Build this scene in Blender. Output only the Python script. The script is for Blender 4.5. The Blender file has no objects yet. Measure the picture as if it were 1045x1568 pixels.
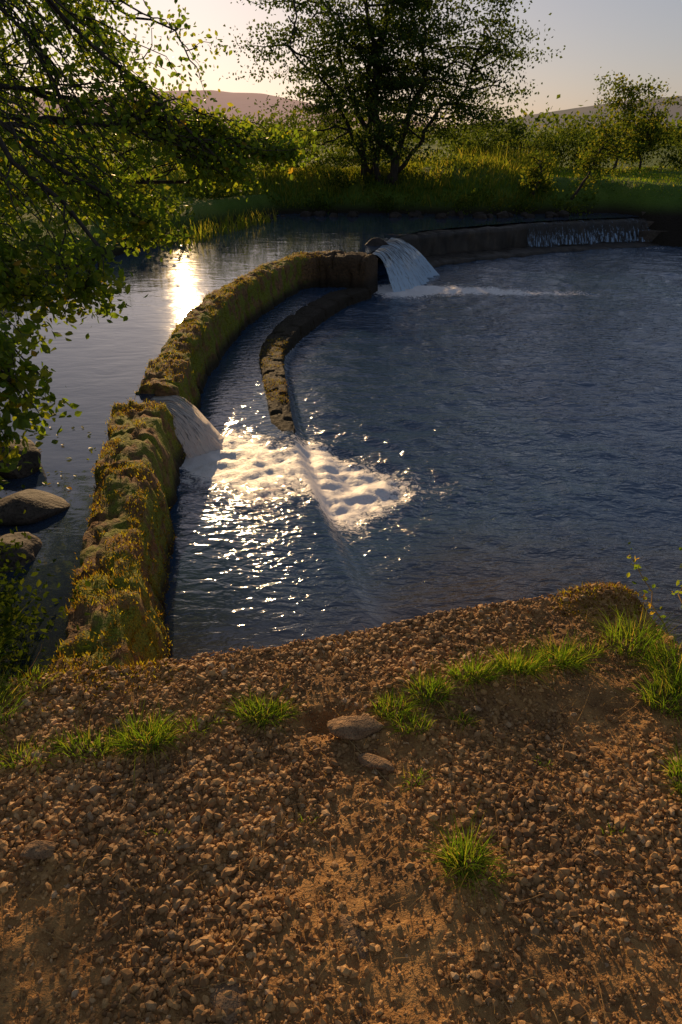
import bpy, math, numpy as np
from mathutils import Vector
R=np.random.default_rng(7)
sc=bpy.context.scene
# ---------------------------------------------------------------- helpers
def hsh(i,j,s): 
    v=np.sin(i*127.1+j*311.7+s*74.7)*43758.5453
    return v-np.floor(v)
def vn(x,y,s=0):
    xi=np.floor(x);yi=np.floor(y);fx=x-xi;fy=y-yi
    fx=fx*fx*(3-2*fx);fy=fy*fy*(3-2*fy)
    a=hsh(xi,yi,s);b=hsh(xi+1,yi,s);c=hsh(xi,yi+1,s);d=hsh(xi+1,yi+1,s)
    return (a*(1-fx)+b*fx)*(1-fy)+(c*(1-fx)+d*fx)*fy
def fbm(x,y,o=4,s=0):
    t=0;a=1;n=0
    for k in range(o):
        t=t+a*vn(x*2**k+k*17.3,y*2**k+k*9.1,s+k);n+=a;a*=.5
    return t/n-.5
def ss(a,b,x):
    t=np.clip((x-a)/(b-a),0,1);return t*t*(3-2*t)
def mk(name,V,F,mat,rnd=None,smooth=False,parent=None,attr='rnd',extra=None):
    V=np.asarray(V,dtype=np.float32);F=np.asarray(F,dtype=np.int32)
    me=bpy.data.meshes.new(name);k=F.shape[1]
    me.vertices.add(len(V));me.vertices.foreach_set('co',V.ravel())
    me.loops.add(F.size);me.loops.foreach_set('vertex_index',F.ravel())
    me.polygons.add(len(F));me.polygons.foreach_set('loop_start',np.arange(0,F.size,k,dtype=np.int32))
    if rnd is not None:
        at=me.attributes.new(attr,'FLOAT','POINT');at.data.foreach_set('value',np.asarray(rnd,dtype=np.float32))
    if extra is not None:
        at=me.attributes.new(extra[0],'FLOAT','POINT');at.data.foreach_set('value',np.asarray(extra[1],dtype=np.float32))
    me.update(calc_edges=True)
    me.polygons.foreach_set('use_smooth',np.full(len(F),smooth))
    me.materials.append(mat)
    o=bpy.data.objects.new(name,me);sc.collection.objects.link(o)
    if parent: o.parent=parent
    return o
def empty(name):
    o=bpy.data.objects.new(name,None);sc.collection.objects.link(o);return o
def gridF(nu,nv):
    i=np.arange(nu-1)[:,None]*nv+np.arange(nv-1)[None,:]
    return np.stack([i,i+nv,i+nv+1,i+1],-1).reshape(-1,4)
def join(parts):
    V=[];F=[];Rn=[];o=0
    for v,f,r in parts:
        V.append(v);F.append(f+o);Rn.append(r);o+=len(v)
    return np.concatenate(V),np.concatenate(F),np.concatenate(Rn)
def rotm(n,tilt=1.0):
    q=R.normal(size=(n,4));q[:,1:3]*=tilt
    q/=np.linalg.norm(q,axis=1)[:,None];w,x,y,z=q.T
    return np.stack([np.stack([1-2*(y*y+z*z),2*(x*y-z*w),2*(x*z+y*w)],-1),
      np.stack([2*(x*y+z*w),1-2*(x*x+z*z),2*(y*z-x*w)],-1),
      np.stack([2*(x*z-y*w),2*(y*z+x*w),1-2*(x*x+y*y)],-1)],1)
LEAF=np.array([[0,-.5,0],[.27,-.2,.07],[.30,.12,.08],[0,.55,-.04],[-.30,.12,.08],[-.27,-.2,.07],[0,-.03,-.02]])
LEAFF=np.array([[0,1,2,6],[6,2,3,4],[0,6,4,5]])
LSM=np.array([[0,-.5,0],[.33,0,.1],[0,.5,0],[-.33,0,.1]]);LSMF=np.array([[0,1,2,3]])
def leaves(C,size,shape=LEAF,faces=LEAFF,rn=None,tilt=1.0):
    n=len(C);M=rotm(n,tilt)
    V=np.einsum('nij,kj->nki',M,shape)*np.asarray(size)[:,None,None]+C[:,None,:]
    k=len(shape)
    F=(faces[None]+ (np.arange(n)*k)[:,None,None]).reshape(-1,4)
    if rn is None: rn=R.random(n)
    return V.reshape(-1,3),F,np.repeat(rn,k)
def clumps(ells,per,sub,rad,flat=.6):
    out=[];rn=[]
    for (x,y,z,rx,ry,rz,den) in ells:
        m=max(1,int(sub*den))
        d=R.normal(size=(m,3));d/=np.linalg.norm(d,axis=1)[:,None]
        c=np.array([x,y,z])+d*np.array([rx,ry,rz])*(R.random((m,1))**.45)
        for q in c:
            k=int(per*(.5+R.random()))
            out.append(q+R.normal(size=(k,3))*np.array([rad,rad,rad*flat])*(.6+.8*R.random()))
            rn.append(np.clip(R.random()*.6+R.random(k)*.4,0,1))
    return np.concatenate(out),np.concatenate(rn)
def tube(P,r,seg=6):
    P=np.asarray(P,float);n=len(P);T=np.gradient(P,axis=0);T/=np.linalg.norm(T,axis=1)[:,None]+1e-9
    up=np.array([.31,.22,.93]);A=np.cross(T,up);A/=np.linalg.norm(A,axis=1)[:,None]+1e-9;B=np.cross(T,A)
    a=np.arange(seg)*2*np.pi/seg
    V=P[:,None,:]+np.asarray(r)[:,None,None]*(np.cos(a)[None,:,None]*A[:,None,:]+np.sin(a)[None,:,None]*B[:,None,:])
    i=np.arange(n-1)[:,None]*seg;j=np.arange(seg)[None,:];j2=(j+1)%seg
    F=np.stack([i+j,i+j2,i+seg+j2,i+seg+j],-1).reshape(-1,4)
    return V.reshape(-1,3),F,np.full(n*seg,R.random())
def branch(a,b,r0,r1,wig=.12,n=10,seg=6,sag=0.):
    a=np.array(a,float);b=np.array(b,float);t=np.linspace(0,1,n)[:,None]
    L=np.linalg.norm(b-a);P=a+(b-a)*t
    w=np.cumsum(R.normal(size=(n,3)),axis=0);w-=w[0];w-=t*w[-1]
    P+=w*wig*L/np.sqrt(n)*.6;P[:,2]+=sag*L*4*(t*(1-t))[:,0]
    return P,tube(P,r0+(r1-r0)*t[:,0],seg)
def blades(B,h,lean,w):
    n=len(B);t=np.array([0,.35,.7,1.]);a=R.random(n)*2*np.pi
    wd=np.stack([np.cos(a),np.sin(a),0*a],-1)
    ctr=B[:,None,:]+np.zeros((n,4,3))
    ctr[:,:,0]+=lean[:,0:1]*h[:,None]*t**2;ctr[:,:,1]+=lean[:,1:2]*h[:,None]*t**2
    ll=np.clip(np.linalg.norm(lean,axis=1),0,1.3)
    ctr[:,:,2]+=h[:,None]*(t-.38*ll[:,None]*t**2)
    ww=np.array([1,.85,.5,.05])[None,:,None]*w[:,None,None]*wd[:,None,:]*.5
    V=np.stack([ctr-ww,ctr+ww],2).reshape(-1,3)
    f=np.array([[0,1,3,2],[2,3,5,4],[4,5,7,6]])
    F=(f[None]+(np.arange(n)*8)[:,None,None]).reshape(-1,4)
    return V,F,np.repeat(R.random(n),8)
def ico(sub):
    import bmesh
    bm=bmesh.new();bmesh.ops.create_icosphere(bm,subdivisions=sub,radius=1)
    V=np.array([v.co[:] for v in bm.verts]);F=np.array([[v.index for v in f.verts] for f in bm.faces]);bm.free();return V,F
I1=ico(1);I3=ico(4)
def rock(c,s,seed,rough=.35,ang=0):
    V,F=I3;V=V.copy()
    n=fbm(V[:,0]*1.3+seed*3.1+V[:,2],V[:,1]*1.3+seed*1.7-V[:,2]*.7,5,seed)
    V=V*(1+n[:,None]*rough*2)
    rr=np.random.default_rng(seed)
    for k in range(9):
        d=rr.normal(size=3);d/=np.linalg.norm(d);p=V@d;lim=.62+.25*rr.random()
        V-=np.clip(p-lim,0,None)[:,None]*d*.85
    V*=np.array(s);ca,sa=math.cos(ang),math.sin(ang)
    V=np.stack([V[:,0]*ca-V[:,1]*sa,V[:,0]*sa+V[:,1]*ca,V[:,2]],-1)
    return V+np.array(c),F,np.full(len(V),rr.random())
# ---------------------------------------------------------------- materials
class NB:
    def __init__(s,name):
        s.m=bpy.data.materials.new(name);s.m.use_nodes=True;s.t=s.m.node_tree;s.t.nodes.clear()
        s.out=s.n('ShaderNodeOutputMaterial')
    def n(s,ty,**kw):
        x=s.t.nodes.new(ty)
        for k,v in kw.items(): setattr(x,k,v)
        return x
    def l(s,a,b): s.t.links.new(a,b)
    def pos(s,scale=(1,1,1)):
        g=s.n('ShaderNodeNewGeometry');mp=s.n('ShaderNodeMapping');mp.inputs['Scale'].default_value=scale
        s.l(g.outputs['Position'],mp.inputs['Vector']);return mp.outputs[0]
    def noise(s,scale,det=4,v=None,rough=.6,dist=0):
        x=s.n('ShaderNodeTexNoise');x.inputs['Scale'].default_value=scale;x.inputs['Detail'].default_value=det
        x.inputs['Roughness'].default_value=rough;x.inputs['Distortion'].default_value=dist
        s.l(v if v is not None else s.pos(),x.inputs['Vector']);return x.outputs['Fac']
    def attr(s,nm):
        x=s.n('ShaderNodeAttribute');x.attribute_name=nm;return x.outputs['Fac']
    def ramp(s,f,stops):
        x=s.n('ShaderNodeValToRGB');e=x.color_ramp.elements
        while len(e)<len(stops): e.new(.5)
        for i,(p,c) in enumerate(stops):
            e[i].position=p;e[i].color=(*c,1)
        s.l(f,x.inputs[0]);return x.outputs[0]
    def math(s,op,a,b=None,c=None):
        x=s.n('ShaderNodeMath',operation=op)
        for i,v in enumerate((a,b,c)):
            if v is None: continue
            if isinstance(v,(int,float)): x.inputs[i].default_value=v
            else: s.l(v,x.inputs[i])
        return x.outputs[0]
    def mr(s,f,a,b,c=0.,d=1.):
        x=s.n('ShaderNodeMapRange');x.interpolation_type='SMOOTHSTEP'
        for i,v in enumerate((a,b,c,d)): x.inputs[i+1].default_value=v
        s.l(f,x.inputs[0]);return x.outputs[0]
    def mixc(s,f,a,b,mode='MIX'):
        x=s.n('ShaderNodeMix',data_type='RGBA',blend_type=mode)
        for k,v in ((0,f),(6,a),(7,b)):
            if isinstance(v,(int,float)): x.inputs[k].default_value=v
            elif isinstance(v,tuple): x.inputs[k].default_value=(*v,1)
            else: s.l(v,x.inputs[k])
        return x.outputs[2]
    def bump(s,h,strength,dist,prev=None):
        x=s.n('ShaderNodeBump');x.inputs['Strength'].default_value=strength;x.inputs['Distance'].default_value=dist
        s.l(h,x.inputs['Height'])
        if prev is not None: s.l(prev,x.inputs['Normal'])
        return x.outputs[0]
    def pr(s,col,rough=.8,nrm=None,ior=1.45,spec=.5):
        x=s.n('ShaderNodeBsdfPrincipled')
        if isinstance(col,tuple): x.inputs['Base Color'].default_value=(*col,1)
        else: s.l(col,x.inputs['Base Color'])
        if isinstance(rough,float): x.inputs['Roughness'].default_value=rough
        else: s.l(rough,x.inputs['Roughness'])
        x.inputs['IOR'].default_value=ior;x.inputs['Specular IOR Level'].default_value=spec
        if nrm is not None: s.l(nrm,x.inputs['Normal'])
        return x.outputs[0]
    def mixs(s,f,a,b):
        x=s.n('ShaderNodeMixShader')
        if isinstance(f,float): x.inputs[0].default_value=f
        else: s.l(f,x.inputs[0])
        s.l(a,x.inputs[1]);s.l(b,x.inputs[2]);return x.outputs[0]
    def done(s,sh): s.l(sh,s.out.inputs[0]);return s.m
def leafmat(name,stops,tr=.5,trc=1.6,gloss=False):
    b=NB(name);c=b.ramp(b.attr('rnd'),stops)
    if gloss: d=b.pr(c,.45,spec=.3)
    else:
        x=b.n('ShaderNodeBsdfDiffuse');b.l(c,x.inputs[0]);d=x.outputs[0]
    t=b.n('ShaderNodeBsdfTranslucent')
    b.l(b.mixc(1.0,c,(trc,trc*.95,trc*.4),'MULTIPLY'),t.inputs[0])
    return b.done(b.mixs(tr,d,t.outputs[0]))
M_leafN=leafmat('leaf_near',[(0,(.035,.065,.010)),(.5,(.075,.115,.014)),(.85,(.14,.155,.018)),(1,(.24,.13,.02))],.55,3.6,True)
M_nettle=leafmat('leaf_nettle',[(0,(.025,.045,.010)),(.6,(.05,.075,.012)),(1,(.085,.10,.015))],.4,1.8)
M_leafF=leafmat('leaf_far',[(0,(.024,.042,.013)),(.6,(.045,.07,.02)),(1,(.08,.095,.024))],.42,2.6)
M_bush=leafmat('leaf_bush',[(0,(.03,.05,.012)),(.6,(.06,.085,.016)),(1,(.13,.12,.025))],.5,3.0)
M_grass=leafmat('grass_blade',[(0,(.06,.12,.012)),(.5,(.10,.17,.02)),(.85,(.16,.19,.03)),(1,(.30,.22,.07))],.5,2.7)
M_fgrass=leafmat('meadow_blade',[(0,(.07,.10,.014)),(.5,(.12,.15,.02)),(1,(.22,.18,.05))],.5,3.2)
M_moss=leafmat('moss_blade',[(0,(.13,.07,.018)),(.4,(.21,.13,.02)),(.75,(.22,.21,.018)),(1,(.34,.30,.04))],.5,2.2)
M_straw=leafmat('straw_blade',[(0,(.28,.16,.06)),(1,(.5,.33,.14))],.3,1.3)
def m_bark():
    b=NB('bark');v=b.pos((1,1,.25));n=b.noise(22,3,v)
    return b.done(b.pr(b.ramp(n,[(.3,(.018,.013,.010)),(.7,(.07,.052,.038))]),.9,b.bump(n,.8,.02)))
M_bark=m_bark()
def m_rock(name,c1,c2,wet=.8,sc_=9):
    b=NB(name);n=b.noise(sc_,5);n2=b.noise(sc_*7,3)
    c=b.mixc(b.mr(n2,.45,.7),b.ramp(n,[(.3,c1),(.7,c2)]),tuple(x*.5 for x in c1))
    return b.done(b.pr(c,wet,b.bump(n2,.5,.01,b.bump(n,.7,.04)),spec=.3))
M_rock=m_rock('river_rock',(.04,.03,.022),(.12,.09,.065))
M_rockw=m_rock('wet_rock',(.018,.014,.011),(.06,.042,.03),.75)
M_pstone=m_rock('path_stone_surface',(.24,.13,.06),(.42,.25,.12),.8,30)
def m_gravel():
    b=NB('aggregate_ground')
    big=b.noise(2.6,3);mid=b.noise(14,4);fine=b.noise(140,3)
    c=b.ramp(mid,[(.3,(.22,.10,.030)),(.5,(.40,.20,.062)),(.72,(.52,.28,.09))])
    c=b.mixc(b.mr(big,.45,.62,0,.7),c,(.15,.075,.028))
    c=b.mixc(b.mr(fine,.5,.75,0,.6),c,(.55,.32,.12))
    nn=b.bump(fine,1.0,.009);nn=b.bump(mid,.5,.012,nn)
    return b.done(b.pr(c,.85,nn,spec=.25))
M_gravel=m_gravel()
def m_peb():
    b=NB('gravel_stones')
    c=b.ramp(b.attr('rnd'),[(0,(.17,.082,.027)),(.45,(.37,.19,.06)),(.9,(.58,.32,.11)),(1,(.50,.34,.18))])
    big=b.noise(2.6,3);n=b.noise(160,2);c=b.mixc(b.mr(n,.4,.7,0,.45),c,(.20,.095,.034))
    c=b.mixc(b.mr(big,.45,.62,0,.5),c,(.16,.085,.035))
    return b.done(b.pr(c,.7,None,spec=.35))
M_peb=m_peb()
def m_wall():
    b=NB('mossy_stone')
    n=b.noise(6,5);m=b.noise(30,4);f=b.noise(110,3);g=b.n('ShaderNodeNewGeometry')
    sx=b.n('ShaderNodeSeparateXYZ');b.l(g.outputs['Normal'],sx.inputs[0]);sp=b.n('ShaderNodeSeparateXYZ');b.l(g.outputs['Position'],sp.inputs[0])
    stone=b.ramp(m,[(.3,(.08,.042,.018)),(.7,(.34,.18,.07))])
    moss=b.ramp(f,[(.3,(.08,.08,.010)),(.6,(.24,.25,.022)),(.8,(.38,.35,.04))])
    k=b.math('SUBTRACT',b.math('SUBTRACT',n,b.math('MULTIPLY',sx.outputs[2],.05)),b.mr(sp.outputs[0],-.8,-.2,0,.3))
    c=b.mixc(b.mr(k,.38,.54),stone,moss)
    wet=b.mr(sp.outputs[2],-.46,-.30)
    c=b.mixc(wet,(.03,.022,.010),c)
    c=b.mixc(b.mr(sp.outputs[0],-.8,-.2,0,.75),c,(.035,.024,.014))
    nn=b.bump(f,.8,.008,b.bump(m,.9,.035))
    return b.done(b.pr(c,.85,nn,spec=.3))
M_wall=m_wall()
def m_conc():
    b=NB('wet_weir_concrete');n=b.noise(6,5,b.pos((1,1,.4)));m=b.noise(50,3)
    c=b.ramp(n,[(.3,(.015,.012,.010)),(.6,(.05,.038,.028)),(.8,(.10,.07,.04))])
    return b.done(b.pr(c,.5,b.bump(m,.5,.01,b.bump(n,.6,.03)),spec=.35))
M_conc=m_conc()
def m_terrain():
    b=NB('meadow_ground');n=b.noise(1.3,4);m=b.noise(20,3)
    c=b.ramp(n,[(.3,(.06,.11,.014)),(.55,(.10,.16,.02)),(.75,(.14,.17,.03))])
    g=b.n('ShaderNodeNewGeometry');sp=b.n('ShaderNodeSeparateXYZ');b.l(g.outputs['Position'],sp.inputs[0])
    c=b.mixc(b.mr(sp.outputs[2],-.10,.25),(.022,.016,.010),c)
    return b.done(b.pr(c,.9,b.bump(m,.9,.06),spec=.2))
M_ter=m_terrain()
def m_hill(name,c1,c2,haze_em):
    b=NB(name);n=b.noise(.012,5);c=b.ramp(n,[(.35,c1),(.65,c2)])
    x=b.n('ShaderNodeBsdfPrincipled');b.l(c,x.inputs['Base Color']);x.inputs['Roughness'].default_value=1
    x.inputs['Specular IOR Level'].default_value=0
    x.inputs['Emission Color'].default_value=(*haze_em,1);x.inputs['Emission Strength'].default_value=1  # aerial haze painted as a flat glow in the hill material
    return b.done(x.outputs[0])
def m_water(name,sc1,sc2,st,brown=True,rough=.06):
    b=NB(name);v=b.pos((1,2.0,1))
    a=b.noise(sc1,2,v,.5,.6);c=b.noise(sc2,2,v,.55,.4)
    if brown:
        ag=b.attr('agit');a=b.math('MULTIPLY',a,ag);c=b.math('MULTIPLY',c,ag)
    nn=b.bump(c,st*.6,.012,b.bump(a,st,.035))
    g=b.n('ShaderNodeNewGeometry');sp=b.n('ShaderNodeSeparateXYZ');b.l(g.outputs['Position'],sp.inputs[0])
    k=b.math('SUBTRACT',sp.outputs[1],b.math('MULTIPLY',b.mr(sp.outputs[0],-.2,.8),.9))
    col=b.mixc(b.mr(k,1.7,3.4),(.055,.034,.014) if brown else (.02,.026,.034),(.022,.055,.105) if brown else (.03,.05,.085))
    w=b.pr(col,rough,nn,ior=1.6,spec=.7)
    if not brown: return b.done(w)
    f=b.noise(20,5,b.pos((1,1,1)),.75,1.0);foam=b.attr('foam')
    fo=b.pr((.82,.75,.70),.5,b.bump(f,.5,.02))
    k=b.math('ADD',foam,b.math('MULTIPLY',b.math('SUBTRACT',f,.5),2.1))
    return b.done(b.mixs(b.mr(k,.46,.85),w,fo))
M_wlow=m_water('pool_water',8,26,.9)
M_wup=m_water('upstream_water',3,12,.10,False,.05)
def m_fall(tint,lo=.36,hi=.62,sc_=34):
    b=NB('falling_water');v=b.n('ShaderNodeAttribute');v.attribute_name='rnd'
    mp=b.n('ShaderNodeCombineXYZ');b.l(v.outputs['Fac'],mp.inputs[0])
    g=b.n('ShaderNodeNewGeometry');sp=b.n('ShaderNodeSeparateXYZ');b.l(g.outputs['Position'],sp.inputs[0])
    b.l(b.math('MULTIPLY',sp.outputs[2],.2),mp.inputs[1])
    n=b.noise(sc_,6,mp.outputs[0],.75,.3)
    f=b.pr(tint,.35,b.bump(n,.8,.02))
    t=b.n('ShaderNodeBsdfTranslucent');t.inputs[0].default_value=(*tint,1);f=b.mixs(.4,f,t.outputs[0])
    tp=b.n('ShaderNodeBsdfTransparent');gl=b.pr((.04,.04,.04),.1,b.bump(n,.6,.02),ior=1.4)
    w=b.mixs(.25,tp.outputs[0],gl)
    k=b.math('ADD',n,b.mr(sp.outputs[2],-.12,-.5,0,.12))
    return b.done(b.mixs(b.mr(k,lo,hi),w,f))
M_fall=m_fall((.90,.82,.74),.38,.58,40);M_fallb=m_fall((.62,.78,.92),.36,.62);M_fallc=m_fall((.42,.58,.78),.58,.72,26)
# ---------------------------------------------------------------- terrain
def xl(y): return np.interp(y,[1.6,2.3,3.2,5,8,11,13,15,17,19],[-1.0,-1.35,-1.95,-3.0,-3.8,-3.6,-3.0,-2.4,-1.6,-.6])
def yb(x): return np.interp(x,[-6,-2,0,3,6.6,7.2,9,14,20],[17,17.3,17.6,17.3,17.6,16.6,16.2,15,9])
def yn(x): return np.interp(x,[-2,-1,-.58,.11,.75,1.19,1.27,1.5,2.5,8],[1.7,1.85,1.93,2.12,2.29,2.39,2.0,1.5,.9,.2])
def H(x,y):
    dn=(yn(x)-.12-y)*5
    dl=np.where(y>1.2,(xl(y)-x)*1.3,-9);df=y-yb(x);dr=(x-15.5)
    near=ss(-.5,.3,dn)*1.03-1.1
    left=ss(-.9,.9,dl)*1.35-1.1
    far=ss(-1.3,1.6,df)*1.65-1.1+ss(3,14,df)*.15
    h=np.maximum(np.maximum(near,left),np.maximum(far,ss(-1,1,dr)*1.5-1.1))
    amp=ss(-1,1,np.maximum(df,dl))
    h=h+fbm(x*.6,y*.6,4,3)*.35*amp*ss(4,12,y)*(1-.7*ss(5,7,x))+fbm(x*3,y*3,3,5)*.06*amp
    h=h+.28*np.exp(-((x-3.6)/1.8)**2-((y-20.2)/1.2)**2)
    h=h+ss(60,900,np.hypot(x,y))*0.4
    return h
def axis(c,fine,n,p=.028):
    i=np.arange(-n,n+1);a=np.sinh(i*p)/p*fine;return c+a
gx=axis(1,.08,220,.0375);gy=axis(9,.08,220,.0375)
X,Y=np.meshgrid(gx,gy,indexing='ij')
mk('meadow_terrain',np.stack([X,Y,H(X,Y)],-1).reshape(-1,3),gridF(len(gx),len(gy)),M_ter,smooth=True)
# ---------------------------------------------------------------- gravel path
def PZ(x,y):
    z=fbm(x*2.2,y*2.2,3,11)*.05+fbm(x*14,y*14,4,12)*.022+fbm(x*55,y*55,2,13)*.010
    z-=.055*np.exp(-(((x+.06)/.07)**2+((y-1.62)/.035)**2))
    z+=.03*np.exp(-(((x-.5)/.5)**2+((y-1.78)/.08)**2))
    z+=.05*np.exp(-(((x-1.08)/.16)**2+((y-2.28)/.08)**2))
    return z+.0
ux=np.linspace(-1.6,2.2,420);uv=np.linspace(0,1,300)
X,T=np.meshgrid(ux,uv,indexing='ij');E=yn(X)+fbm(X*6,X*0,3,4)*.05
Y=-1.2+(E+1.2)*(T**.72);Z=PZ(X,Y)
Z-=.06*ss(.05,0,E-Y)**2
ns=8;Xs=np.repeat(X[:,-1:],ns,1);k=np.linspace(.1,1,ns)[None]
Ys=Y[:,-1:]+.02*k+fbm(Xs*9,k*3+0*Xs,3,8)*.03;Zs=Z[:,-1:]-1.0*k
X=np.concatenate([X,Xs],1);Y=np.concatenate([Y,Ys],1);Z=np.concatenate([Z,Zs],1)
mk('gravel_path',np.stack([X,Y,Z],-1).reshape(-1,3),gridF(*X.shape),M_gravel,smooth=True)
n=80000;px=R.uniform(-1.5,1.75,n);py=R.uniform(.35,2.4,n);ok=py<yn(px)-.02
bare=fbm(px*2.3,py*2.3,3,21);ok&=(R.random(n)<np.clip(.72+bare*2.4,.35,1));px=px[ok];py=py[ok];n=len(px)
s=np.exp(R.normal(size=n)*.45)*.0056*(1+.7*bare[ok]*2);s=np.clip(s,.0022,.017)
V0,F0=I1;M=rotm(n,.45);sh=1+.5*(R.random((n,len(V0),1))-.5)
V=np.einsum('nij,nkj->nki',M,V0[None]*sh*(np.array([1.1,.85,.6])))*s[:,None,None]
V+=np.stack([px,py,PZ(px,py)+s*.15],-1)[:,None,:]
mk('gravel',V.reshape(-1,3),(F0[None]+(np.arange(n)*len(V0))[:,None,None]).reshape(-1,3),M_peb,np.repeat(R.random(n),len(V0)))
def addrock(name,c,s,seed,mat,ang=0,smooth=True,rough=.3):
    v,f,r=rock(c,s,seed,rough,ang);return mk(name,v,f,mat,r,smooth)
addrock('flat_stone',(.05,1.585,.012),(.095,.05,.028),3,M_pstone,.05)
addrock('flat_stone',(.10,1.45,.000),(.07,.025,.016),4,M_pstone,-.4)
addrock('flat_stone',(-.81,1.15,.01),(.05,.035,.02),5,M_pstone,.2)
addrock('flat_stone',(-.25,.79,.004),(.04,.05,.013),6,M_pstone,.3)
addrock('flat_stone',(.02,.95,-.004),(.028,.08,.018),8,M_pstone,.5)
# ---------------------------------------------------------------- weir walls
def sweep(path,wid,top,step=.025,batR=.22,batL=.05,bottom=-1.2,amp=.05,seed=1,n_t=16,n_s=16,round_=.04):
    P=np.array(path,float);d=np.r_[0,np.cumsum(np.hypot(*np.diff(P,axis=0).T))];s=np.arange(0,d[-1],step)
    ker=np.ones(13)/13
    c=[]
    for k in range(2):
        a=np.interp(s,d,P[:,k]);ap=np.pad(a,6,'reflect',reflect_type='odd');c.append(np.convolve(ap,ker,'valid'))
    w=np.interp(s,d,wid);tp=np.interp(s,d,top);C=np.stack(c,-1)
    T=np.gradient(C,axis=0);T/=np.linalg.norm(T,axis=1)[:,None];Nn=np.stack([T[:,1],-T[:,0]],-1)
    lz=np.linspace(1,0,n_s+1)[:-1];tt=np.linspace(-1,1,n_t)
    off=[];zz=[]
    for q in lz: off.append(-.5*w-batL*q);zz.append(tp-round_+(bottom-tp)*q)
    for q in tt: off.append(.5*w*q);zz.append(tp-round_*abs(q)**3)
    for q in lz[::-1]: off.append(.5*w+batR*q);zz.append(tp-round_+(bottom-tp)*q)
    off=np.array(off).T;zz=np.array(zz).T;m=off.shape[1]
    j=np.arange(m)[None]*.06+0*off;S=s[:,None]+0*off
    nz=fbm(S*3,j*3+seed,5,seed)*amp*2+fbm(S*16,j*16+seed,3,seed+9)*amp*.8
    ph=(S*1.9+.25*np.floor(j*2)*1.0);jt=np.abs(ph-np.round(ph));nz-=.05*(amp/.05)*np.exp(-(jt/.03)**2)
    side=np.r_[-np.ones(len(lz)),tt,np.ones(len(lz))][None];vert=np.r_[np.zeros(len(lz)),np.ones(n_t),np.zeros(len(lz))][None]
    off=off+nz*side*(.4+.6*(1-vert));zz=zz+nz*vert
    V=np.stack([C[:,0:1]+Nn[:,0:1]*off,C[:,1:2]+Nn[:,1:2]*off,zz],-1)
    V=np.concatenate([V[:1].mean(1,keepdims=True)+(V[:1]-V[:1].mean(1,keepdims=True))*0,V,V[-1:]*0+V[-1:].mean(1,keepdims=True)],0)
    V[0,:,2]=np.minimum(V[1,:,2],V[0,:,2]);V[-1,:,2]=np.minimum(V[-2,:,2],V[-1,:,2])
    return V.reshape(-1,3),gridF(V.shape[0],m),V[1:-1]
wall=empty('mossy_weir_wall')
nearP=[(-.93,1.75),(-.97,2.16),(-1.19,3.13),(-1.33,3.9),(-1.465,4.70)]
farP=[(-1.44,5.08),(-1.51,6.3),(-1.50,7.3),(-1.40,8.4),(-1.1,9.9),(-.80,11.0),(-.45,11.5),(0,11.45),(.5,11.2)]
v,f,g1=sweep(nearP,[.3,.27,.28,.31,.34],[-.03,-.02,-.02,-.02,-.05],seed=2,amp=.062)
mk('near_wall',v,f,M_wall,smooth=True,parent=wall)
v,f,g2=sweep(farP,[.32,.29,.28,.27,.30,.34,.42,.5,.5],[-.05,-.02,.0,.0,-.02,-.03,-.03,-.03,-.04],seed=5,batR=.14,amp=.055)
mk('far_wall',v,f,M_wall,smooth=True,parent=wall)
v,f,_=sweep([(-1.465,4.55),(-1.44,5.2)],[.36,.36],[-.17,-.17],seed=6,amp=.015)
mk('notch_sill',v,f,M_conc,smooth=True,parent=wall)
def moss(g,n,lo,hi,name,par,hh=(.008,.028)):
    a=R.integers(0,g.shape[0],n);b=R.integers(lo,hi,n);P=g[a,b]+R.normal(size=(n,3))*.008
    k=(fbm(P[:,0]*6,P[:,1]*6,3,31)>-.04)&(P[:,0]<-.6+R.random(n)*.5);P=P[k];n=len(P)
    v,f,r=blades(P-np.array([0,0,.004]),R.uniform(*hh,n),R.normal(size=(n,2))*.6,R.uniform(.003,.007,n));return mk(name,v,f,M_moss,r,parent=par)
moss(g1,17000,13,38,'moss_near',wall);moss(g2,14000,14,36,'moss_far',wall,(.01,.035))
lip=np.array([(.144,2.77),(0,3.39),(-.14,4.03),(-.3,4.75),(-.42,5.5),(-.5,6.06),(-.66,7.1),(-.68,7.6),(-.6,8.5),(-.4,9.3),(-.02,10.4),(.42,11.1)])
def xlip(y): return np.interp(y,lip[:,1],lip[:,0])
kerb=empty('stone_step_kerb')
kp=[(x-.09,y) for x,y in lip]
v,f,g3=sweep(kp,[.16,.16,.16,.16,.18,.2,.24,.26,.3,.34,.36,.36],[-.56,-.54,-.53,-.54,-.475,-.435,-.42,-.43,-.462,-.47,-.468,-.47],seed=9,amp=.026,batR=.06,round_=.02)
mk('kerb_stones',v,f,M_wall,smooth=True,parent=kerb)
sel=g3[int(g3.shape[0]*.36):int(g3.shape[0]*.60)];moss(sel,4000,14,34,'kerb_moss',kerb,(.008,.020))
# ---------------------------------------------------------------- far weir
weirP=[(.95,14.0),(1.6,14.65),(2.41,15.2),(3.97,16.1),(5.63,16.75),(6.9,17.1)]
weir=empty('river_weir')
v,f,_=sweep(weirP,[.4]*6,[-.10,-.12,-.13,-.14,-.15,-.14],seed=12,amp=.03,batR=.08,step=.05)
mk('weir_crest',v,f,M_conc,smooth=True,parent=weir)
led=[(x+.28,y-.42) for x,y in weirP]
v,f,_=sweep(led,[.7]*6,[-.52,-.53,-.55,-.57,-.58,-.58],seed=14,amp=.035,batR=.05,step=.05)
mk('weir_apron',v,f,M_conc,smooth=True,parent=weir)
addrock('boulder',(.60,12.85,-.16),(.26,.24,.15),21,M_rockw,.3)
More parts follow.
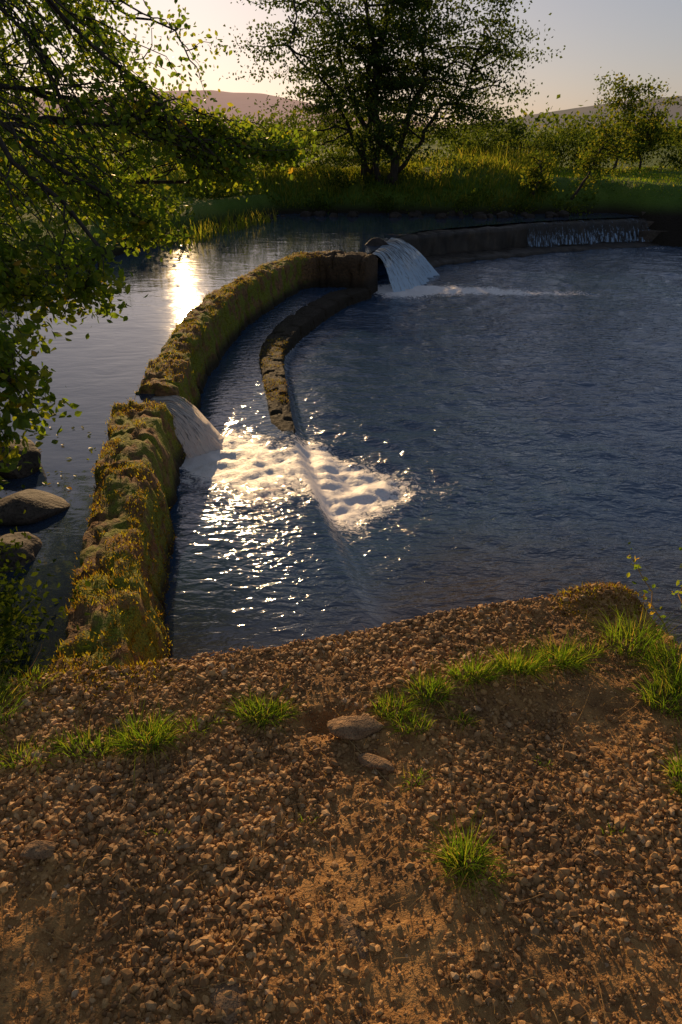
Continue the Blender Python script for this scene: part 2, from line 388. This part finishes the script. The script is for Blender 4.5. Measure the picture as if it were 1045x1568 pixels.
# ---------------------------------------------------------------- water
lx=np.arange(-2.0,7.5,.032);lx=np.r_[lx,np.arange(7.5,17,.12)];ly=np.r_[np.arange(1.4,8,.028),np.arange(8,18.5,.05)]
X,Y=np.meshgrid(lx,ly,indexing='ij')
D=X-xlip(Y);g=np.interp(Y,[2.6,3.2,4.0,11,11.3],[.1,.35,1,1,1])
s_=ss(-.04,.10,D);s_=np.where(Y>11.15,1,s_)
Z=-.49-.14*s_*g
def ring(cx,cy,k,ph=0): 
    r=np.hypot(X-cx,Y-cy);return np.sin(r*k+ph+fbm(X*1.1,Y*1.1,3,40)*9),r
def blob(cx,cy,rx,ry,a=0):
    dx=X-cx;dy=Y-cy;c,s=math.cos(a),math.sin(a);u=(dx*c+dy*s)/rx;v=(-dx*s+dy*c)/ry;return np.exp(-(u*u+v*v))
w1,r1=ring(-.1,4.6,22);w2,r2=ring(.9,11.6,13,1);w3,r3=ring(-.4,4.4,41,2)
low=ss(0,.3,D)
agit=np.clip(.16+.8*blob(-.5,4.4,.42,.7,.15)+.65*blob(-.22,3.3,.30,.8,.2)+.8*blob(-.7,8.5,.5,2.2),0,1)*(1-low)+low*np.clip(.72+.6*blob(.3,4.3,.9,1.1)+.35*fbm(X*.7,Y*.7,2,47)*2,.3,1.2)
Z+=low*(w1*.0085*np.exp(-r1/3.4)+w3*.003*np.exp(-r3/2)+w2*.011*np.exp(-r2/7))*(.8+fbm(X*.9,Y*.9,2,41)*1.6)
Z+=fbm(X*2.6+Y*.5,Y*5.0,2,44)*.042*low+fbm(X*3.2,Y*5.4,3,44)*.016*(1-low)*agit+fbm(X*8,Y*13,3,45)*.013*agit
foam=1.05*blob(-.98,4.82,.30,.42)+.78*blob(-.72,4.65,.45,.55)+.35*blob(-.5,4.1,.3,.6)+1.15*blob(-.14,4.65,.15,.78,.2)+.78*blob(.1,4.5,.30,.62,.15)+.45*blob(.5,4.5,.7,.38)
foam+=1.1*blob(1.0,11.5,.55,.6)+.8*blob(1.9,11.6,1.3,.38,-.05)+.55*blob(3.2,11.3,1.4,.24,-.1)
dw=np.interp(X,[p[0]+.35 for p in weirP],[p[1]-.85 for p in weirP]);foam+=.7*np.exp(-((Y-dw+.1)/.25)**2)*ss(3.6,5,X)*(X<7.2)*(.6+fbm(X*2,Y*2,3,51)*1.6)
Z+=fbm(X*11,Y*11,4,50)*.06*np.clip(foam,0,1);Z+=.03*blob(-.12,4.6,.1,.5,.15)
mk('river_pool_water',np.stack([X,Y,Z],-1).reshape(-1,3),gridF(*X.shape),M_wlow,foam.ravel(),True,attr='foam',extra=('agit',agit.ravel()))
dam=np.array([(-.97,1.9),(-1.19,3.13),(-1.465,4.7),(-1.44,5.1),(-1.51,6.3),(-1.5,7.3),(-1.4,8.4),(-1.1,9.9),(-.8,11),(-.3,11.5),(.35,11.6),(.6,12.2),(.95,13.6),(1.6,14.65),(2.41,15.2),(3.97,16.1),(5.63,16.75),(6.9,17.1)])
out=np.array([(-4,1.9),(-5,3.1),(-6,4.7),(-6,5.1),(-6,6.5),(-6,7.5),(-6,9),(-6,11),(-6,14),(-5,18),(-3,19.5),(-2,19.5),(-1,19.5),(1,19.5),(2.4,19.5),(4,19.5),(5.8,19.5),(7.5,19.5)])
dd=np.r_[0,np.cumsum(np.hypot(*np.diff(dam,axis=0).T))];s2=np.linspace(0,dd[-1],400)
A=np.stack([np.interp(s2,dd,dam[:,k]) for k in(0,1)],-1);B=np.stack([np.interp(s2,dd,out[:,k]) for k in(0,1)],-1)
t=np.linspace(0,1,160)**1.6
G=A[:,None]+(B-A)[:,None]*t[None,:,None];z=-.105+fbm(G[...,0]*4,G[...,1]*4,2,60)*.003
mk('upstream_river_water',np.concatenate([G,z[...,None]],-1).reshape(-1,3),gridF(400,160),M_wup,None,True)
def fall(name,e0,e1,d0,d1,z0,z1,mat,n=60,m=40,flat=.25):
    w=np.linspace(0,1,n)[:,None];q=np.linspace(0,1,m)[None]
    e0,e1,d0,d1=map(np.array,(e0,e1,d0,d1))
    Ex=e0[0]+(e1[0]-e0[0])*w;Ey=e0[1]+(e1[1]-e0[1])*w;Dx=d0[0]+(d1[0]-d0[0])*w;Dy=d0[1]+(d1[1]-d0[1])*w
    jit=fbm(w*5,0*w,3,73)*.7
    x=Ex+Dx*q*(1+jit*q);y=Ey+Dy*q*(1+jit*q)
    zz=z0+(z1-z0)*np.clip((q-flat)/(1-flat),0,1)**1.6+fbm(w*16+0*q,q*3,4,70)*.07*q
    x=x+fbm(w*12+0*q,q*2.5+5,4,71)*.10*q
    return mk(name,np.stack([x,y,zz],-1).reshape(-1,3),gridF(n,m),mat,(w+0*q).ravel(),True)
fall('notch_waterfall',(-1.62,4.76),(-1.62,5.04),(.60,-.08),(.60,.06),-.115,-.50,M_fall,90,60,flat=.5)
fall('weir_waterfall',(.50,11.75),(.95,13.7),(.45,-.55),(.75,-.75),-.10,-.64,M_fallb,90,60,flat=.15)
par=empty('weir_cascade')
for (u0,u1) in [(4.0,4.45),(4.6,5.5),(5.5,6.85)]:
    yy=np.interp(u0,[p[0] for p in weirP],[p[1] for p in weirP]);y2=np.interp(u1,[p[0] for p in weirP],[p[1] for p in weirP])
    o=fall('cascade_sheet',(u0,yy+.02),(u1,y2+.02),(.10,-.38),(.20,-.46),-.12,-.56,M_fallc,60,20,.45);o.parent=par
# ---------------------------------------------------------------- right bank steps + wall
st=empty('stone_steps')
def slab(name,x0,x1,y0,y1,z0,z1,mat,par,seed,amp=.03):
    import bmesh
    n=14;bm=bmesh.new();bmesh.ops.create_cube(bm,size=1)
    bmesh.ops.subdivide_edges(bm,edges=bm.edges[:],cuts=n,use_grid_fill=True)
    V=np.array([v.co[:] for v in bm.verts]);F=np.array([[v.index for v in f.verts] for f in bm.faces]);bm.free()
    r=np.clip(np.abs(V)-.46,0,None);V=V-np.sign(V)*r*.5
    V=V*np.array([x1-x0,y1-y0,z1-z0])+np.array([(x0+x1)/2,(y0+y1)/2,(z0+z1)/2])
    for k in range(3): V[:,k]+=fbm(V[:,(k+1)%3]*4+seed,V[:,(k+2)%3]*4+k*5,4,seed+k)*amp*2
    return mk(name,V,F,mat,None,True,par)
for i in range(4): slab('step',6.75+.12*i,8.2,16.6+.32*i,17.4+.32*i,-.9,-.34+.17*i,M_rock,st,i+3,.02)
rw=[]
for i in range(70):
    x=8.2+ (i%14)*.42+R.uniform(-.1,.1);z=-.55+(i//14)*.2;y=16.35-(x-8.2)*.12+(i//14)*.08
    rw.append(rock((x,y,z),(.27,.2,.14),100+i%9,.25,R.uniform(-.3,.3)))
v,f,r=join(rw);mk('stone_retaining_wall',v,f,M_rockw,r,True)
rw=[]
for i in range(34):
    x=R.uniform(-2.2,5.5);y=yb(x)-.25+R.uniform(-.25,.35);s=R.uniform(.05,.15);rw.append(rock((x,y,-.12+s*.2),(s*1.3,s,s*.8),120+i%12,.3,R.uniform(0,3)))
v,f,r=join(rw);mk('bank_stones',v,f,M_rockw,r,True)
addrock('river_boulder',(-1.72,3.22,-.10),(.24,.18,.10),31,M_rock,.2)
addrock('river_boulder',(-1.98,3.75,-.06),(.2,.18,.12),32,M_rock,.9)
addrock('river_boulder',(-2.2,3.3,-.02),(.3,.25,.2),33,M_rock,.5)
addrock('river_boulder',(-1.62,2.75,-.10),(.16,.14,.10),35,M_rock,.5)
# ---------------------------------------------------------------- hills
def hill(name,xs,hs,y,depth,mat,seed):
    n=260;x=np.linspace(xs[0],xs[-1],n);h=np.interp(x,xs,hs)+fbm(x*.004,x*0,4,seed)*14
    q=np.linspace(0,1,40);X,Q=np.meshgrid(x,q,indexing='ij');Hh=h[:,None]*np.sin(np.clip(Q*1.5,0,1)*np.pi/2)**1.3
    Yh=y+Q*depth;Z=Hh+fbm(X*.01,Yh*.01,4,seed)*6*Q-3
    return mk(name,np.stack([X,Yh,Z],-1).reshape(-1,3),gridF(n,40),mat,smooth=True)
hill('distant_hill',[-1500,-700,-520,-420,-330,-200,50,300,500],[60,72,78,84,88,82,40,10,0],1500,900,m_hill('hill_painted_haze',(.30,.24,.20),(.36,.29,.25),(.31,.18,.13)),3)
hill('wooded_hill',[100,260,400,620,800,1100,1500,2000],[0,6,22,50,66,74,60,60],1400,700,m_hill('wooded_hill_painted_haze',(.10,.12,.07),(.2,.17,.12),(.12,.09,.08)),8)
# ---------------------------------------------------------------- vegetation : foliage masses
def bushobj(name,ells,per,sub,rad,size,mat,shape=LSM,faces=LSMF):
    C,rn=clumps(ells,per,sub,rad)
    v,f,r=leaves(C,R.uniform(.6,1.3,len(C))*size,shape,faces,rn);return mk(name,v,f,mat,r)
ells=[]
for x in np.arange(-13,1,1.1): ells.append((x,21+R.uniform(-1,3),1.1,1.0,.8,R.uniform(.7,1.15),1))
for x in np.arange(0,6,1.2): ells.append((x,23+R.uniform(-1,3),1.0,1.0,.8,R.uniform(.5,.8),.8))
for x in np.arange(-7,-2.2,.9): ells.append((x-.5,15+R.uniform(-2,2.5),.6,.7,.8,R.uniform(.4,.8),1))
bushobj('bank_bushes',ells,75,16,.22,.10,M_bush)
ells=[]
for x in np.arange(4.2,18,.75): ells.append((x,23.6+R.uniform(-.3,.5),1.15,.7,.5,R.uniform(.60,.78),1.1))
bushobj('field_hedge',ells,85,16,.20,.085,M_leafF)
ells=[(x,R.uniform(45,75),1.2,3,2,R.uniform(.5,1.3),1) for x in np.arange(-36,60,3)]
bushobj('distant_trees',ells,40,14,.8,.3,M_bush)
ells=[(x,yb(x)+R.uniform(.1,1.2),.15,.5,.3,.26,.6) for x in np.arange(-2.5,7,.6)]
bushobj('bank_scrub',ells,50,10,.14,.07,M_bush)
ells=[(x,y,z,.3,.3,.2,1) for x,y,z in [(-1.6,2.0,-.02),(-1.8,2.5,.0),(-2.1,2.8,.05),(-1.4,1.95,-.05),(-2.5,3.3,.2),(-2.8,4.2,.3),(-1.75,2.3,-.05),(-1.5,2.2,.05)]]
bushobj('nettle_patch',ells,80,13,.09,.028,M_nettle,LEAF,LEAFF)
def grassfield(name,n,xr,yr,hr,mat,cond=None,wr=(.012,.03),lean=.35,zoff=0,thr=.12):
    x=R.uniform(*xr,n);y=R.uniform(*yr,n);k=np.ones(n,bool) if cond is None else cond(x,y)
    k&=(fbm(x*1.3,y*1.3,3,77)+.5>R.random(n)*.55+thr);x=x[k];y=y[k];n=len(x)
    hh=R.uniform(*hr,n)*(1+1.2*fbm(x*.8,y*.8,3,78))
    v,f,r=blades(np.stack([x,y,H(x,y)+zoff],-1),hh,R.normal(size=(n,2))*lean,R.uniform(*wr,n));return mk(name,v,f,mat,r)
grassfield('bank_grass',26000,(-7,5.2),(16.6,21.5),(.10,.30),M_fgrass,lambda x,y:(y>yb(x)+.5),(.015,.032))
grassfield('meadow_grass',26000,(3,14),(17.3,24),(.03,.08),M_grass,lambda x,y:(y>yb(x)+.8),(.012,.026))
grassfield('tall_meadow_grass',3500,(1.5,6),(20.5,24),(.35,.7),M_fgrass,lambda x,y:(fbm(x*.5,y*.5,2,90)>-.05),(.015,.03),.25)
grassfield('riverside_grass',9000,(-5,-1.2),(1.2,15),(.10,.35),M_nettle,lambda x,y:(x<xl(y)-.1),(.006,.014),.5)
rx=R.uniform(-3.6,-1.4,1500);ry=R.uniform(12.5,16.5,1500);k=np.abs(rx-xl(ry))<.5
v,f,r=blades(np.stack([rx[k],ry[k],-.15+0*rx[k]],-1),R.uniform(.15,.4,k.sum()),R.normal(size=(k.sum(),2))*.25,R.uniform(.015,.03,k.sum()));mk('river_reeds',v,f,M_fgrass,r)
def tuft(pts,name='grass_tuft',mat=None,wr=(.0022,.0045)):
    V=[]
    for (x,y,rx,ry,n,h) in pts:
        n=int(n*1.35);a=R.random(n)*6.28;q=np.sqrt(R.random(n));dx=np.cos(a)*q;dy=np.sin(a)*q
        B=np.stack([x+dx*rx,y+dy*ry],-1);B=np.c_[B,PZ(B[:,0],B[:,1])-.003]
        ln=np.stack([dx,dy],-1)*.9+R.normal(size=(n,2))*.4
        V.append(blades(B,h*R.uniform(.35,1.2,n),ln,R.uniform(*wr,n)))
    v,f,r=join(V);return mk(name,v,f,mat or M_grass,r)
tuft([(.326,1.12,.05,.045,200,.095),(.35,1.08,.08,.05,60,.06)])
tuft([(-.265,1.64,.08,.04,240,.08),(-.2,1.66,.05,.03,60,.05)])
tuft([(-.62,1.53,.09,.05,300,.105),(-.8,1.5,.10,.04,170,.07),(-.98,1.46,.10,.04,130,.06),(-.48,1.57,.05,.03,60,.05)])
tuft([(.17,1.66,.06,.04,150,.075),(.3,1.72,.07,.04,180,.085),(.46,1.79,.08,.035,230,.085),(.63,1.84,.08,.04,260,.10),(.8,1.9,.08,.05,250,.11),(.23,1.58,.06,.03,120,.06),(.92,1.95,.05,.03,60,.06)])
tuft([(1.10,2.0,.11,.09,260,.13),(1.2,1.85,.1,.08,220,.12),(1.13,1.70,.1,.07,260,.11),(1.3,1.65,.12,.1,240,.12)])
tuft([(1.03,1.38,.05,.06,160,.09),(1.12,1.3,.08,.08,160,.09)])
tuft([(.4,1.60,.035,.02,60,.04)]);tuft([(.22,1.38,.04,.03,40,.04)]);tuft([(-.42,1.60,.04,.02,50,.03)])
tuft([(.62,1.45,.03,.02,24,.03),(-.1,1.25,.03,.02,20,.03),(.75,1.2,.03,.02,22,.03),(-.5,1.2,.03,.02,18,.025)],'grass_seedlings')
tuft([(-1.2,1.62,.14,.12,260,.10),(-1.35,1.85,.12,.12,260,.13),(-1.1,1.78,.1,.06,120,.07)])
tuft([(1.05,2.24,.2,.10,700,.022),(-.72,1.82,.15,.08,350,.02),(-1.0,1.75,.2,.1,400,.025)],'moss_cushion',M_moss,(.003,.007))
n=4200;x=R.uniform(-1.4,1.5,n);y=R.uniform(.4,2.2,n);k=y<yn(x)-.05;x=x[k];y=y[k];n=len(x)
B=np.stack([x,y,PZ(x,y)+.006],-1);a=R.random(n)*6.28
v,f,r=blades(B,R.uniform(.01,.05,n),np.stack([np.cos(a),np.sin(a)],-1)*R.uniform(.9,2.2,(n,1)),R.uniform(.001,.0024,n))
mk('dead_grass_litter',v,f,M_straw,r)
parts=[]
for i in range(44):
    x,y=R.uniform(-1.2,1.3),R.uniform(.5,1.9);a=R.random()*6.28;L=R.uniform(.08,.25);t=np.linspace(0,1,8)
    cx=x+np.cos(a)*L*t+R.uniform(-.04,.04)*t*t;cy=y+np.sin(a)*L*t+R.uniform(-.04,.04)*t*t
    parts.append(tube(np.stack([cx,cy,PZ(cx,cy)+.010],-1),np.full(8,.0012),4))
v,f,r=join(parts);mk('straw_stalks',v,f,M_straw,r)
sp=empty('willowherb_sprig');bp=[];C=[]
for a,b_ in [((1.35,2.0,-.1),(1.45,2.45,.16)),((1.4,1.95,-.1),(1.62,2.35,.14)),((1.3,2.1,-.1),(1.28,2.55,.05)),((1.45,1.9,-.1),(1.7,2.2,.22))]:
    P,t=branch(a,b_,.004,.0015,.15,10,5,.08);bp.append(t)
    for q in P[3:]: C.append(q+R.normal(size=(5,3))*.018)
v,f,r=join(bp);mk('stems',v,f,M_straw,r,True,sp);C=np.concatenate(C);v,f,r=leaves(C,R.uniform(.015,.03,len(C)));mk('leaves',v,f,M_leafN,r,parent=sp)
# ---------------------------------------------------------------- alder tree (far bank)
tree=empty('alder_tree');bp=[]
base=np.array((1.1,18.8,.15));tips=[]
for i,(tx,ty,tz) in enumerate([(.2,18.6,5.6),(1.0,19.0,6.2),(1.7,18.6,5.9),(2.5,19.2,5.0),(-.6,18.9,4.6),(3.2,18.6,3.6),(-1.2,18.5,3.3)]):
    P,t=branch(base+R.normal(size=3)*np.array([.18,.15,0]),(tx,ty,tz),.11-.008*i,.02,.14,16,7,.03);bp.append(t)
    for j in range(13):
        p=P[R.integers(4,16)];d=R.normal(size=3)*np.array([1.1,.9,.35]);q=p+d*.9+np.array([0,0,.1])
        Q,t=branch(p,q,.028,.008,.2,8,5);bp.append(t);tips.append(Q[-1])
        for k in range(2):
            Q2,t=branch(Q[5],Q[5]+R.normal(size=3)*np.array([.5,.5,.25]),.011,.004,.2,5,4);bp.append(t);tips.append(Q2[-1])
v,f,r=join(bp);mk('trunk_and_limbs',v,f,M_bark,r,True,tree)
C=[];rn=[]
cen=np.array([1.05,18.8,2.95])
m=250;d=R.normal(size=(m,3));d/=np.linalg.norm(d,axis=1)[:,None]
cc=cen+d*np.array([3.0,1.9,2.9])*(R.random((m,1))**.5)
cc=np.concatenate([cc,np.array(tips)])
for q in cc:
    e=np.abs(q-cen)/np.array([3.25,2.4,3.4])
    if (e**2).sum()>1.08: continue
    k=int(R.uniform(50,150));s1=R.uniform(.11,.24)
    C.append(q+R.normal(size=(k,3))*np.array([s1*1.6,s1*1.3,s1*.42]));rn.append(np.clip(R.random()*.5+R.random(k)*.5,0,1))
C=np.concatenate(C);rn=np.concatenate(rn)
v,f,r=leaves(C,R.uniform(.05,.095,len(C)),LSM,LSMF,rn);mk('foliage',v,f,M_leafF,r,parent=tree)
def sapling(name,b,top,w,nl,sz):
    e=empty(name);bp=[];C=[];P,t=branch(b,top,.04,.01,.12,12,6);bp.append(t)
    for j in range(26):
        p=P[R.integers(3,12)];q=p+R.normal(size=3)*np.array([w,w,w*.6]);Q,t=branch(p,q,.012,.004,.2,6,4);bp.append(t)
        C.append(q+R.normal(size=(nl,3))*w*.3);C.append(Q[3]+R.normal(size=(nl//2,3))*w*.2)
    v,f,r=join(bp);mk('stem',v,f,M_bark,r,True,e);C=np.concatenate(C)
    v,f,r=leaves(C,R.uniform(.6,1.3,len(C))*sz,LSM,LSMF);mk('foliage',v,f,M_bush,r,parent=e)
sapling('young_tree',(5.5,17.9,.2),(6.2,18.0,1.5),.38,55,.07)
sapling('young_tree',(8.0,22.5,.6),(8.1,22.5,2.6),.42,75,.085)
sapling('young_tree',(9.0,23.0,.6),(9.1,23.0,2.35),.3,50,.085)
sapling('young_tree',(4.6,18.0,.3),(4.7,18.0,1.0),.2,28,.07)
# ---------------------------------------------------------------- overhanging hawthorn (left)
syc=empty('overhanging_hawthorn_tree');bp=[];C=[];rn=[]
P,t=branch((-3.9,4.6,-.1),(-3.3,5.2,4.6),.24,.13,.08,14,10);bp.append(t);trunk=P
E=[(-2.4,6,2.0,.8,.7,.75,1.9),(-2.25,5.1,1.3,.7,.6,.6,1.7),(-1.58,5.3,1.42,.55,.4,.34,1.4),(-1.25,4.7,1.16,.34,.3,.22,1.0),
(-1.72,3.75,.92,.40,.3,.34,1.4),(-1.42,3.9,.92,.24,.25,.18,.6),(-1.50,2.98,.70,.23,.25,.26,1.0),(-1.50,2.7,.52,.12,.15,.15,.45),
(-.75,6.15,1.56,.45,.3,.11,1.1),(-.48,6.1,1.53,.26,.2,.08,.6),(-1.05,5.9,1.60,.42,.3,.20,1.3),(-.85,5.76,1.42,.36,.25,.11,.8),(-1.25,5.6,1.85,.3,.3,.2,.5),(-2.7,7,2.65,.75,.6,.45,1.2),(-3.0,6.5,3.1,.8,.6,.5,1.1),(-2.8,5.0,2.2,.7,.7,.8,1.5),(-2.6,4.4,1.3,.6,.6,.6,1.5),(-2.1,3.6,1.0,.4,.4,.5,1.6),(-2.0,7.0,2.35,.5,.4,.35,.8),(-1.75,3.0,.75,.25,.25,.3,1.0)]
for (x,y,z,rx,ry,rz,den) in E:
    a=trunk[R.integers(3,12)];P,t=branch(a,(x,y,z),.032,.009,.18,12,6,.05);bp.append(t)
    m=int(24*den);d=R.normal(size=(m,3));d/=np.linalg.norm(d,axis=1)[:,None]
    c=np.array([x,y,z])+d*np.array([rx,ry,rz])*(R.random((m,1))**.5)
    for q in c:
        s=P[R.integers(7,12)];Q,t=branch(s,q,.006,.002,.22,7,4,.05);bp.append(t)
        k=int(R.uniform(18,40));tt=R.random(k)*.75+.25
        pp=np.stack([np.interp(tt,np.linspace(0,1,7),Q[:,i]) for i in range(3)],-1)
        pp=pp+R.normal(size=(k,3))*.045;pp[:,2]-=.015;C.append(pp);rn.append(np.clip(R.random()*.5+R.random(k)*.45,0,1))
        kk=int(R.uniform(10,26));C.append(q+R.normal(size=(kk,3))*np.array([.08,.08,.05]));rn.append(np.clip(R.random()*.5+R.random(kk)*.5,0,1))
for a,b_ in [((-3.4,6,3.6),(-1.7,7.2,2.55)),((-3.0,6.6,3.2),(-1.4,7.4,2.3)),((-2.4,6.8,2.9),(-1.8,7.2,1.75)),((-3.4,6,4.2),(-.34,6.2,2.95))]:
    P,t=branch(a,b_,.024,.007,.28,16,6,.06);bp.append(t)
    for j in range(18):
        s=P[R.integers(4,16)];Q,t=branch(s,s+R.normal(size=3)*.22,.007,.002,.3,7,4);bp.append(t)
        k=26;C.append(Q[-1]+R.normal(size=(k,3))*.08);rn.append(R.random(k)*.9)
Q,t=branch((-.38,6.15,2.95),(-.37,6.0,2.22),.014,.005,.12,9,5);bp.append(t);Q,t=branch((-.38,6.05,2.4),(-.28,6.0,2.26),.006,.003,.2,6,4);bp.append(t)
v,f,r=join(bp);mk('trunk_and_branches',v,f,M_bark,r,True,syc)
C=np.concatenate(C);rn=np.concatenate(rn)
v,f,r=leaves(C,R.uniform(.028,.062,len(C)),LEAF,LEAFF,rn);mk('foliage',v,f,M_leafN,r,parent=syc)
n=40;x=R.uniform(-2.0,-1.55,n);y=R.uniform(3.3,4.4,n);v,f,r=leaves(np.stack([x,y,-.098+0*x],-1),R.uniform(.02,.04,n),LEAF,LEAFF,R.uniform(.3,1,n),.08);mk('fallen_leaves',v,f,M_leafN,r)
# ---------------------------------------------------------------- light
EL,AZ=math.radians(13.5),math.radians(-12.5)
w=bpy.data.worlds.new('World');sc.world=w;w.use_nodes=True;t=w.node_tree
sky=t.nodes.new('ShaderNodeTexSky');sky.sky_type='NISHITA';sky.sun_disc=False;sky.sun_elevation=EL;sky.sun_rotation=AZ
sky.air_density=1.0;sky.dust_density=.8;sky.ozone_density=3
gm=t.nodes.new('ShaderNodeGamma');gm.inputs[1].default_value=.55
mx=t.nodes.new('ShaderNodeMix');mx.data_type='RGBA';mx.blend_type='MULTIPLY';mx.inputs[0].default_value=1;mx.inputs[7].default_value=(1.13,1.02,1.06,1)
t.links.new(sky.outputs[0],gm.inputs[0]);t.links.new(gm.outputs[0],mx.inputs[6]);t.links.new(mx.outputs[2],t.nodes['Background'].inputs[0]);t.nodes['Background'].inputs[1].default_value=.15
L=bpy.data.lights.new('sun','SUN');L.energy=5;L.angle=math.radians(.5);L.color=(1,.67,.34)
so=bpy.data.objects.new('sun',L);sc.collection.objects.link(so)
d=Vector((math.sin(AZ)*math.cos(EL),math.cos(AZ)*math.cos(EL),math.sin(EL)));so.rotation_euler=(-d).to_track_quat('-Z','Y').to_euler()
cam=bpy.data.cameras.new('camera');co=bpy.data.objects.new('camera',cam);sc.collection.objects.link(co);sc.camera=co
co.location=(0,0,1.7);co.rotation_euler=(math.radians(60.6),0,0)
cam.sensor_fit='VERTICAL';cam.sensor_height=36;cam.lens=24;cam.clip_start=.05;cam.clip_end=8000
sc.view_settings.view_transform='Standard';sc.view_settings.look='None';sc.view_settings.exposure=0
